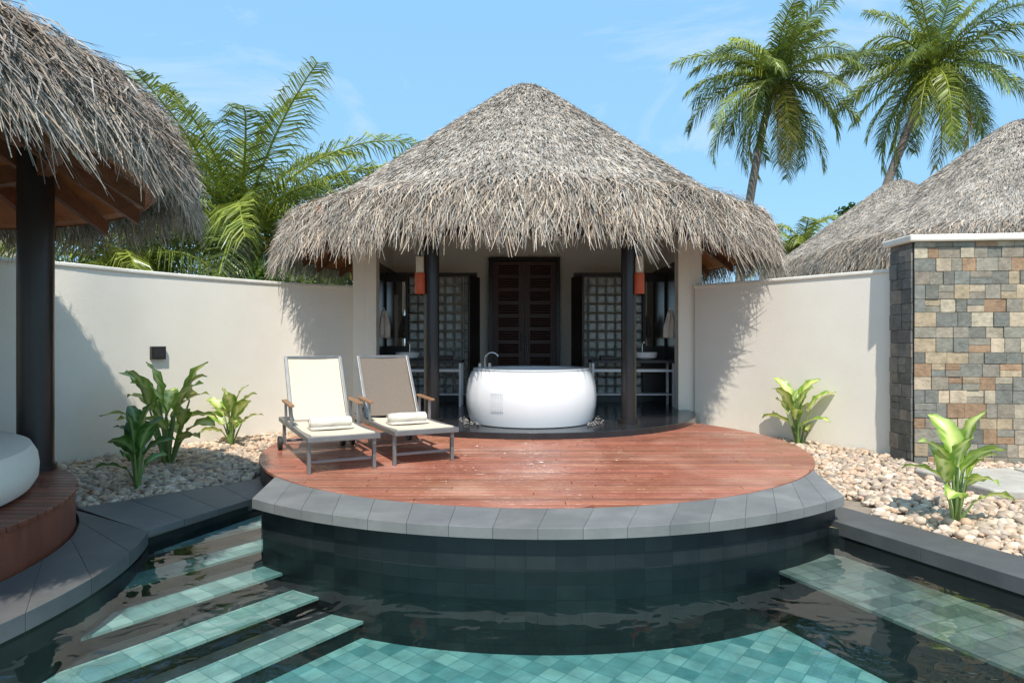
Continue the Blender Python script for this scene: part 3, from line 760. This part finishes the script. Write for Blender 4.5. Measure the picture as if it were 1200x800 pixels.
# ------------------------------------------------------------------ LOUNGERS
def slab_between(mb,p0,p1,hw,th):
    d=Vector((0,p1[0]-p0[0],p1[1]-p0[1])).normalized(); nn=Vector((0,-d.z,d.y))*th
    n=10; v=[];f=[]
    for i in range(n+1):
        t=i/n; sag=-.018*math.sin(pi*t)
        y=p0[0]+(p1[0]-p0[0])*t; z=p0[1]+(p1[1]-p0[1])*t
        c_=Vector((0,y,z))+nn/th*sag
        for x in (-hw,-hw/2,0,hw/2,hw):
            q=c_+Vector((x,0,0))+nn/th*(-.012*(1-(x/hw)**2)); v.append(tuple(q+nn/2)); 
        for x in (hw,hw/2,0,-hw/2,-hw):
            q=c_+Vector((x,0,0))+nn/th*(-.012*(1-(x/hw)**2)); v.append(tuple(q-nn/2))
    for i in range(n):
        for k in range(10): f.append((i*10+k,i*10+(k+1)%10,(i+1)*10+(k+1)%10,(i+1)*10+k))
    f.append(tuple(range(9,-1,-1))); f.append(tuple(range(n*10,n*10+10))); mb.add(v,f)
def lounger(loc,rz,back_mat,label,backlabel):
    e=thing('sun_lounger',label,'sun lounger',loc,rz,'sun loungers on the deck')
    def rb(mb,p,q,w=.017,h=.024):
        p=Vector(p);q=Vector(q); d=(q-p); d.normalize()
        up=Vector((0,0,1)) if abs(d.z)<.9 else Vector((0,1,0)); a=d.cross(up).normalized(); b_=a.cross(d)
        v=[]
        for c_ in (p,q):
            for (i,j) in ((-1,-1),(1,-1),(1,1),(-1,1)): v.append(tuple(c_+a*w*i+b_*h*j))
        mb.add(v,[(3,2,1,0),(4,5,6,7),(0,1,5,4),(1,2,6,5),(2,3,7,6),(3,0,4,7)])
    mb=MB()
    for s in (-1,1): rb(mb,(s*.315,0,.32),(s*.315,1.80,.32))
    rb(mb,(-.33,0.0,.32),(.33,0.0,.32)); rb(mb,(-.30,1.79,.32),(.30,1.79,.32)); rb(mb,(-.30,1.12,.30),(.30,1.12,.30),.012,.015)
    rb(mb,(-.28,.12,.10),(.28,.12,.10),.012,.014); rb(mb,(-.28,1.58,.10),(.28,1.58,.10),.012,.014)
    rb(mb,(-.22,1.42,.60),(-.22,1.66,.33),.01,.012); rb(mb,(.22,1.42,.60),(.22,1.66,.33),.01,.012)
    obj('frame',mb,M['alu'],e,world=False,bevel=.004)
    for s in (-1,1):
        for y in (.10,1.60):
            mb=MB(); rb(mb,(s*.30,y,0.0 if y<1 else .06),(s*.30,y,.30),.016,.022); obj('leg',mb,M['alu'],e,world=False,bevel=.003)
        mb=MB(); mb.tube([(s*.325,1.60,.075),(s*.365,1.60,.075)],.075,24); obj('wheel',mb,M['rubber'],e,world=False,smooth=True)
        mb=MB(); rb(mb,(s*.345,.78,.555),(s*.345,1.26,.575),.028,.012); obj('armrest',mb,M['teak'],e,world=False,bevel=.006)
        mb=MB(); rb(mb,(s*.338,.86,.33),(s*.342,.86,.545),.012,.014); obj('armrest_bracket',mb,M['alu'],e,world=False)
        mb=MB(); rb(mb,(s*.338,1.20,.33),(s*.342,1.20,.56),.012,.014); obj('armrest_bracket',mb,M['alu'],e,world=False)
    mb=MB(); slab_between(mb,(.03,.345),(1.10,.345),.29,.022); obj('seat',mb,M['fabric'],e,world=False,smooth=True)
    mb=MB(); slab_between(mb,(1.13,.37),(1.52,1.0),.275,.02); b1=obj('backrest',mb,back_mat,e,world=False,smooth=True,label=backlabel)
    mb=MB()
    for s in (-1,1): rb(mb,(s*.295,1.11,.345),(s*.295,1.535,1.025),.017,.02)
    rb(mb,(-.31,1.535,1.02),(.31,1.535,1.02),.02,.017); obj('frame',mb,M['alu'],b1,world=False,bevel=.004)
    return e
RZ=rad(27.4)
lounger((-1.53,5.93,0),RZ,M['fabric'],'cream fabric sun lounger with rolled towel on deck','cream sling backrest')
lounger((-.83,6.34,0),RZ,M['fabric_taupe'],'sun lounger with taupe backrest on deck','taupe sling backrest')
def towel(c,rz):
    e=thing('rolled_towel','rolled cream towel lying on a sun lounger','towel',c,rz,'rolled towels on the loungers')
    mb=MB(); n=26
    v=[];f=[]
    for i in range(13):
        t=i/12; x=-.20+.40*t
        for k in range(n):
            a=2*pi*k/n; rr=1+.04*math.sin(a*3+i*.8)+.02*math.sin(i*2.1+k)
            sc=.92 if i in (0,12) else 1
            v.append((x,.072*sc*rr*math.cos(a),.052+.050*sc*rr*math.sin(a)))
    for i in range(12):
        for k in range(n): f.append((i*n+k,(i+1)*n+k,(i+1)*n+(k+1)%n,i*n+(k+1)%n))
    f.append(tuple(range(n))); f.append(tuple(range(12*n+n-1,12*n-1,-1))); mb.add(v,f)
    for s in (-1,1):
        pts=[(s*.204,.055*(1-j/26)*math.cos(j*.6),.052+.038*(1-j/26)*math.sin(j*.6)) for j in range(24)]
        mb.tube(pts,.005,6)
    obj('roll',mb,M['towel'],e,world=False,smooth=True)
    mb=MB(); mb.box(-.21,.21,-.135,.10,-.004,.006); mb.box(-.20,.20,-.12,.09,.0065,.014); obj('fold',mb,M['towel'],e,world=False,bevel=.004)
def onl(loc,y): return (loc[0]-math.sin(RZ)*y,loc[1]+math.cos(RZ)*y,.345)
towel(onl((-1.53,5.93),.62),RZ); towel(onl((-.83,6.34),.62),RZ)

# ------------------------------------------------------------------ PLANTS
def frond_data(origin,az,e0,Ln,droop,seed,ww,nl,ll,tint,hang,P):
    r=random.Random(seed); k=16; pts=[Vector(origin)]; dirs=[]
    tw=r.uniform(-.45,.45)
    for i in range(k):
        t=(i+.5)/k; el=e0-droop*t**1.35; a=az+tw*t*t
        d=Vector((math.cos(el)*math.cos(a),math.cos(el)*math.sin(a),math.sin(el))); dirs.append(d); pts.append(pts[-1]+d*Ln/k)
    rollf=r.uniform(-.6,.6)
    for j in range(nl):
        t=.08+.92*(j/nl); q=t*k; i=min(int(q),k-1); p=pts[i].lerp(pts[i+1],q-i); d=dirs[i]
        lat=d.cross(Vector((0,0,1)))
        if lat.length<.05: lat=Vector((-math.sin(az),math.cos(az),0))
        lat.normalize(); up=lat.cross(d).normalized()
        lat=(lat*math.cos(rollf)+up*math.sin(rollf)).normalized(); up=lat.cross(d).normalized()
        l=ll*(math.sin(pi*min(1,.20+.72*t))**.7)*r.uniform(.75,1.15)
        for s in (-1,1):
            if r.random()<.05: continue
            dd=(lat*s*.8+d*(.45+.5*t+r.uniform(-.12,.12))+up*r.uniform(-.05,.4)).normalized()
            m=p+dd*l*.5; dn=Vector((0,0,-1)); m=m+dn*l*hang*.14
            e_=p+dd*l*.85+dn*l*hang*r.uniform(.45,1.15)
            g=r.uniform(.55,1.45); P.append((p,m,e_,(d*.8+up*r.uniform(-.6,.6))*ww,(g*tint[0],g*tint[1],g*tint[2])))
    return pts
def palm(name,base,crown,nfr,Ln,seed,emin,emax,label,tr=(.22,.14),bend=1.0,nl=90,ww=.018,ll=.95,tmix=.5,hang=.6,droop=(1.0,1.7),nuts=0):
    r=random.Random(seed)
    e=thing(name,label,'palm tree',base)
    b=Vector(base); c=Vector(crown); mb=MB(); pts=[];rs=[]
    for i in range(15):
        t=i/14; p=b.lerp(c,t); p.x=b.x+(c.x-b.x)*(t**bend); pts.append(p); rs.append((tr[0]*(1-t)+tr[1]*t)*(1+.35*max(0,.12-t)/.12))
    mb.tube(pts,rs,14)
    obj('trunk',mb,M['trunk'],e,smooth=True)
    P=[]; rach=MB()
    for i in range(nfr):
        f=(i+.5)/nfr; az=i*2.39996+r.uniform(-.35,.35); e0=emax-(emax-emin)*f**.95+r.uniform(-.15,.15)
        v_=r.uniform(.65,1.15)
        tint=(v_,v_,v_)
        if r.random()<tmix: tint=(1.35,1.25,.9)
        if f<.25: tint=(1.6,1.45,1.1)
        if f>.88 and r.random()<.6: tint=(2.2,1.35,1.0)
        q=frond_data(c+Vector((0,0,.1)),az,e0,Ln*r.uniform(.8,1.1)*(.8 if f<.12 else 1),r.uniform(*droop),seed*100+i,ww,nl,ll,tint,hang,P)
        rach.tube(q[::2],[.038*(1-k/len(q[::2]))+.006 for k in range(len(q[::2]))],5,(1.9,1.7,1.3))
    P0=np.array([p[0][:] for p in P]);P1=np.array([p[1][:] for p in P]);P2=np.array([p[2][:] for p in P]);W=np.array([p[3][:] for p in P]);C=np.array([p[4] for p in P])
    V,F,Cc_=blades([P0,P1,P2],W,C,(.7,1,.1)); V=V-np.array(base)
    obj('frond_ribs',rach,M['leaf_palm'],e,smooth=True)
    npobj('crown',V,F,Cc_,M['leaf_palm'],e)
    for i in range(nuts):
        mb=MB(); a=i*2*pi/nuts+r.uniform(-.2,.2); cc=c+Vector((math.cos(a)*.36,math.sin(a)*.36,r.uniform(-.5,-.1)))
        pr=[(.001,-.15),(.08,-.12),(.12,-.03),(.11,.07),(.06,.13),(.001,.15)]
        mb.lathe([(q[0],q[1]+cc.z) for q in pr],cc.x,cc.y,10)
        obj('coconut',mb,M['coconut'],e,smooth=True)
palm('palm_tree',(9.3,27,-.25),(10.9,27,12.0),40,4.3,21,-1.0,1.45,'tall coconut palm with slender leaning trunk',bend=1.9,ll=.95,ww=.026,hang=.6,droop=(.8,1.5),tmix=.35,nuts=6)
palm('palm_tree',(13.2,26,-.25),(16.9,26,12.1),40,4.5,22,-1.0,1.45,'tall coconut palm leaning over the thatched huts',bend=1.5,ll=.95,ww=.026,hang=.6,droop=(.8,1.5),tmix=.35,nuts=6)
palm('palm_tree',(-7.1,17,-.25),(-7.1,17,3.9),36,5.7,23,-.3,1.5,'young coconut palm with arching fronds behind wall',tr=(.3,.28),ll=1.15,nl=120,ww=.021,droop=(.7,1.4),hang=.55,tmix=.7)
palm('palm_tree',(-9.6,16,-.25),(-9.6,16,2.7),24,4.2,24,-.3,1.2,'low coconut palm with drooping fronds behind wall',tr=(.25,.22),nl=90,ww=.022,hang=.9)
palm('palm_tree',(-5.9,20,-.25),(-5.9,20,3.6),20,4.2,29,-.3,1.1,'coconut palm partly hidden by the pavilion roof',tr=(.25,.22),nl=90,ww=.022,hang=.9)
palm('palm_tree',(11.2,25,-.25),(11.2,25,4.6),22,2.5,25,-.4,1.3,'small palm showing above the garden wall',tr=(.16,.12),nl=60,ww=.022,ll=.7,tmix=.8)
def bush(name,base,ells,n,leaf,seed,label,cat='tree',tint=(1,1,1)):
    r=np.random.default_rng(seed); e=thing(name,label,cat,base)
    Ps=[]
    for (cx,cy,cz,rx,ry,rz,wt) in ells:
        k=int(n*wt)
        nc=28; cd=r.normal(0,1,(nc,3)); cd/=np.linalg.norm(cd,axis=1)[:,None]; cc=cd*(r.uniform(.5,1.,nc))[:,None]
        pos=cc[r.integers(0,nc,k)]+r.normal(0,.16,(k,3))
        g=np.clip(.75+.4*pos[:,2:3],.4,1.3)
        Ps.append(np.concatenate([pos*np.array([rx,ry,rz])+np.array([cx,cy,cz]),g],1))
    A=np.concatenate(Ps); k=len(A); P0=A[:,:3]
    d=r.normal(0,1,(k,3)); d[:,2]-=.2; d/=np.linalg.norm(d,axis=1)[:,None]
    w=np.cross(d,r.normal(0,1,(k,3))); w/=np.linalg.norm(w,axis=1)[:,None]; ln=r.uniform(.7,1.3,(k,1))*leaf
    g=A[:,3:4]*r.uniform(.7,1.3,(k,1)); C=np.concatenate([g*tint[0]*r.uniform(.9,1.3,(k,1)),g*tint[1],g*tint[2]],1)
    V,F,C=blades([P0,P0+d*ln*.5-np.array([0,0,1])*ln*.05,P0+d*ln-np.array([0,0,1])*ln*.2],w*ln*.22,C,(.3,1,.1))
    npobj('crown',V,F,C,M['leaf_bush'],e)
    mb=MB(); c0=ells[0]
    mb.tube([(0,0,0),(c0[0]*.4,c0[1]*.4,c0[2]*.5),(c0[0],c0[1],c0[2])],[.14,.1,.05],8)
    for q in ells: mb.tube([(c0[0]*.4,c0[1]*.4,c0[2]*.5),(q[0],q[1],q[2])],[.07,.03],6)
    obj('trunk',mb,M['trunk'],e,world=False,smooth=True)
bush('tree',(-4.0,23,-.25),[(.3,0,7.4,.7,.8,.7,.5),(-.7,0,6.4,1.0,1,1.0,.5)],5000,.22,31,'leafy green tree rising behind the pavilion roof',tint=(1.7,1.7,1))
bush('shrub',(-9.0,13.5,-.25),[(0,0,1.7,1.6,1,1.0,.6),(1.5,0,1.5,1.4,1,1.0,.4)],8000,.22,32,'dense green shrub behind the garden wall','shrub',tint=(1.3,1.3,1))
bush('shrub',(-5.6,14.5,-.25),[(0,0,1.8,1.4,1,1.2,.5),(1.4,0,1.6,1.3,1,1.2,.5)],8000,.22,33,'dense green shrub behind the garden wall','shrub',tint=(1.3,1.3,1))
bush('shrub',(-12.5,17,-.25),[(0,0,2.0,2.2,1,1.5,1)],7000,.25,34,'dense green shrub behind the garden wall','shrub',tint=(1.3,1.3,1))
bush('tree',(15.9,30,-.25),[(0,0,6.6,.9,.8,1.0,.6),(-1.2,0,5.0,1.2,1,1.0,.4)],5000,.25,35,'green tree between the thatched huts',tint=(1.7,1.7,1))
bush('shrub',(6.6,16,-.25),[(0,0,1.7,1.1,1,1.0,1)],5000,.2,36,'green shrub behind the garden wall','shrub',tint=(1.3,1.3,1))

def broad(base,h,nlf,seed,label,dark=0,name='broadleaf_plant'):
    r=random.Random(seed); e=thing(name,label,'plant',base)
    mb=MB(); st=MB()
    for i in range(nlf):
        f=i/nlf; az=i*2.39996+r.uniform(-.3,.3); el=rad(82-55*f+r.uniform(-8,8)); Ln=h*(.44+.12*r.random())*(1-.15*f)
        sh=h*(.62-.45*f*r.uniform(.7,1.1))+.02
        bx,by=r.uniform(-.06,.06)*h*2,r.uniform(-.06,.06)*h*2
        p0=Vector((bx*.3,by*.3,sh*.1)); p1=Vector((bx+math.cos(az)*.10*h,by+math.sin(az)*.10*h,sh))
        st.tube([Vector((bx*.3,by*.3,0)),p0.lerp(p1,.5),p1],[.013*h+.004,.010*h+.003,.006*h+.002],6)
        k=9
        wmax=Ln*r.uniform(.19,.27)
        rows=[]; p=p1.copy()
        roll=r.uniform(-.6,.6)
        for j in range(k+1):
            t=j/k; ee=el-1.25*t**1.6*r.uniform(.95,1.05)
            d=Vector((math.cos(ee)*math.cos(az),math.cos(ee)*math.sin(az),math.sin(ee)))
            lat=Vector((-math.sin(az),math.cos(az),0)); nn=lat.cross(d)*-1
            lat2=lat*math.cos(roll)+nn*math.sin(roll)
            w_=wmax*(math.sin(pi*min(1,(t*.93+.05)))**.75)*(1-.25*t)
            if j==k: w_=.002
            nv_=d.cross(lat2)
            wav=.016*h*math.sin(j*2.3+i)
            rows.append((p.copy(),lat2,nv_,w_,wav)); p=p+d*Ln/k
        v=[];cols=[];f_=[]
        if dark: ec=(.06,.16,.03); mc=(.19,.32,.08); vc=(.42,.52,.20)
        else: ec=(.24,.40,.05); mc=(.76,.78,.26); vc=(.82,.83,.42)
        br=r.uniform(.8,1.15)
        for (p,l2,nv_,w_,wav) in rows:
            for u in (-1,-.62,-.3,0,.3,.62,1):
                v.append(tuple(p+l2*w_*u-nv_*(-.28*w_*abs(u))+nv_*wav*u*u))
                if abs(u)>.9: c=ec
                elif abs(u)>.5: c=tuple((a+b_)/2 for a,b_ in zip(ec,mc)) if r.random()<.6 else ec
                elif abs(u)>.2: c=mc if r.random()<.7 else ec
                else: c=vc
                cols.append(tuple(x*br for x in c))
        for j in range(k):
            for q in range(6): f_.append((j*7+q,j*7+q+1,(j+1)*7+q+1,(j+1)*7+q))
        o=len(mb.v); mb.add(v,f_); mb.c[o:]=cols
    obj('foliage',mb,M['leaf_broad'],e,world=False,smooth=True)
    obj('stem',st,M['stem'],e,world=False,smooth=True)
broad((-3.64,6.3,-.22),.80,13,1,'dark green broadleaf plant growing in the pebbles',1)
broad((-3.98,7.5,-.22),1.15,19,2,'tall yellow green broadleaf plant by the wall')
broad((-3.83,8.85,-.22),.80,13,3,'yellow green broadleaf plant by the garden wall')
broad((3.93,8.85,-.22),.90,12,4,'yellow green broadleaf plant by the garden wall')
broad((3.50,5.10,-.22),.78,14,5,'bright variegated broadleaf plant by the pool edge')
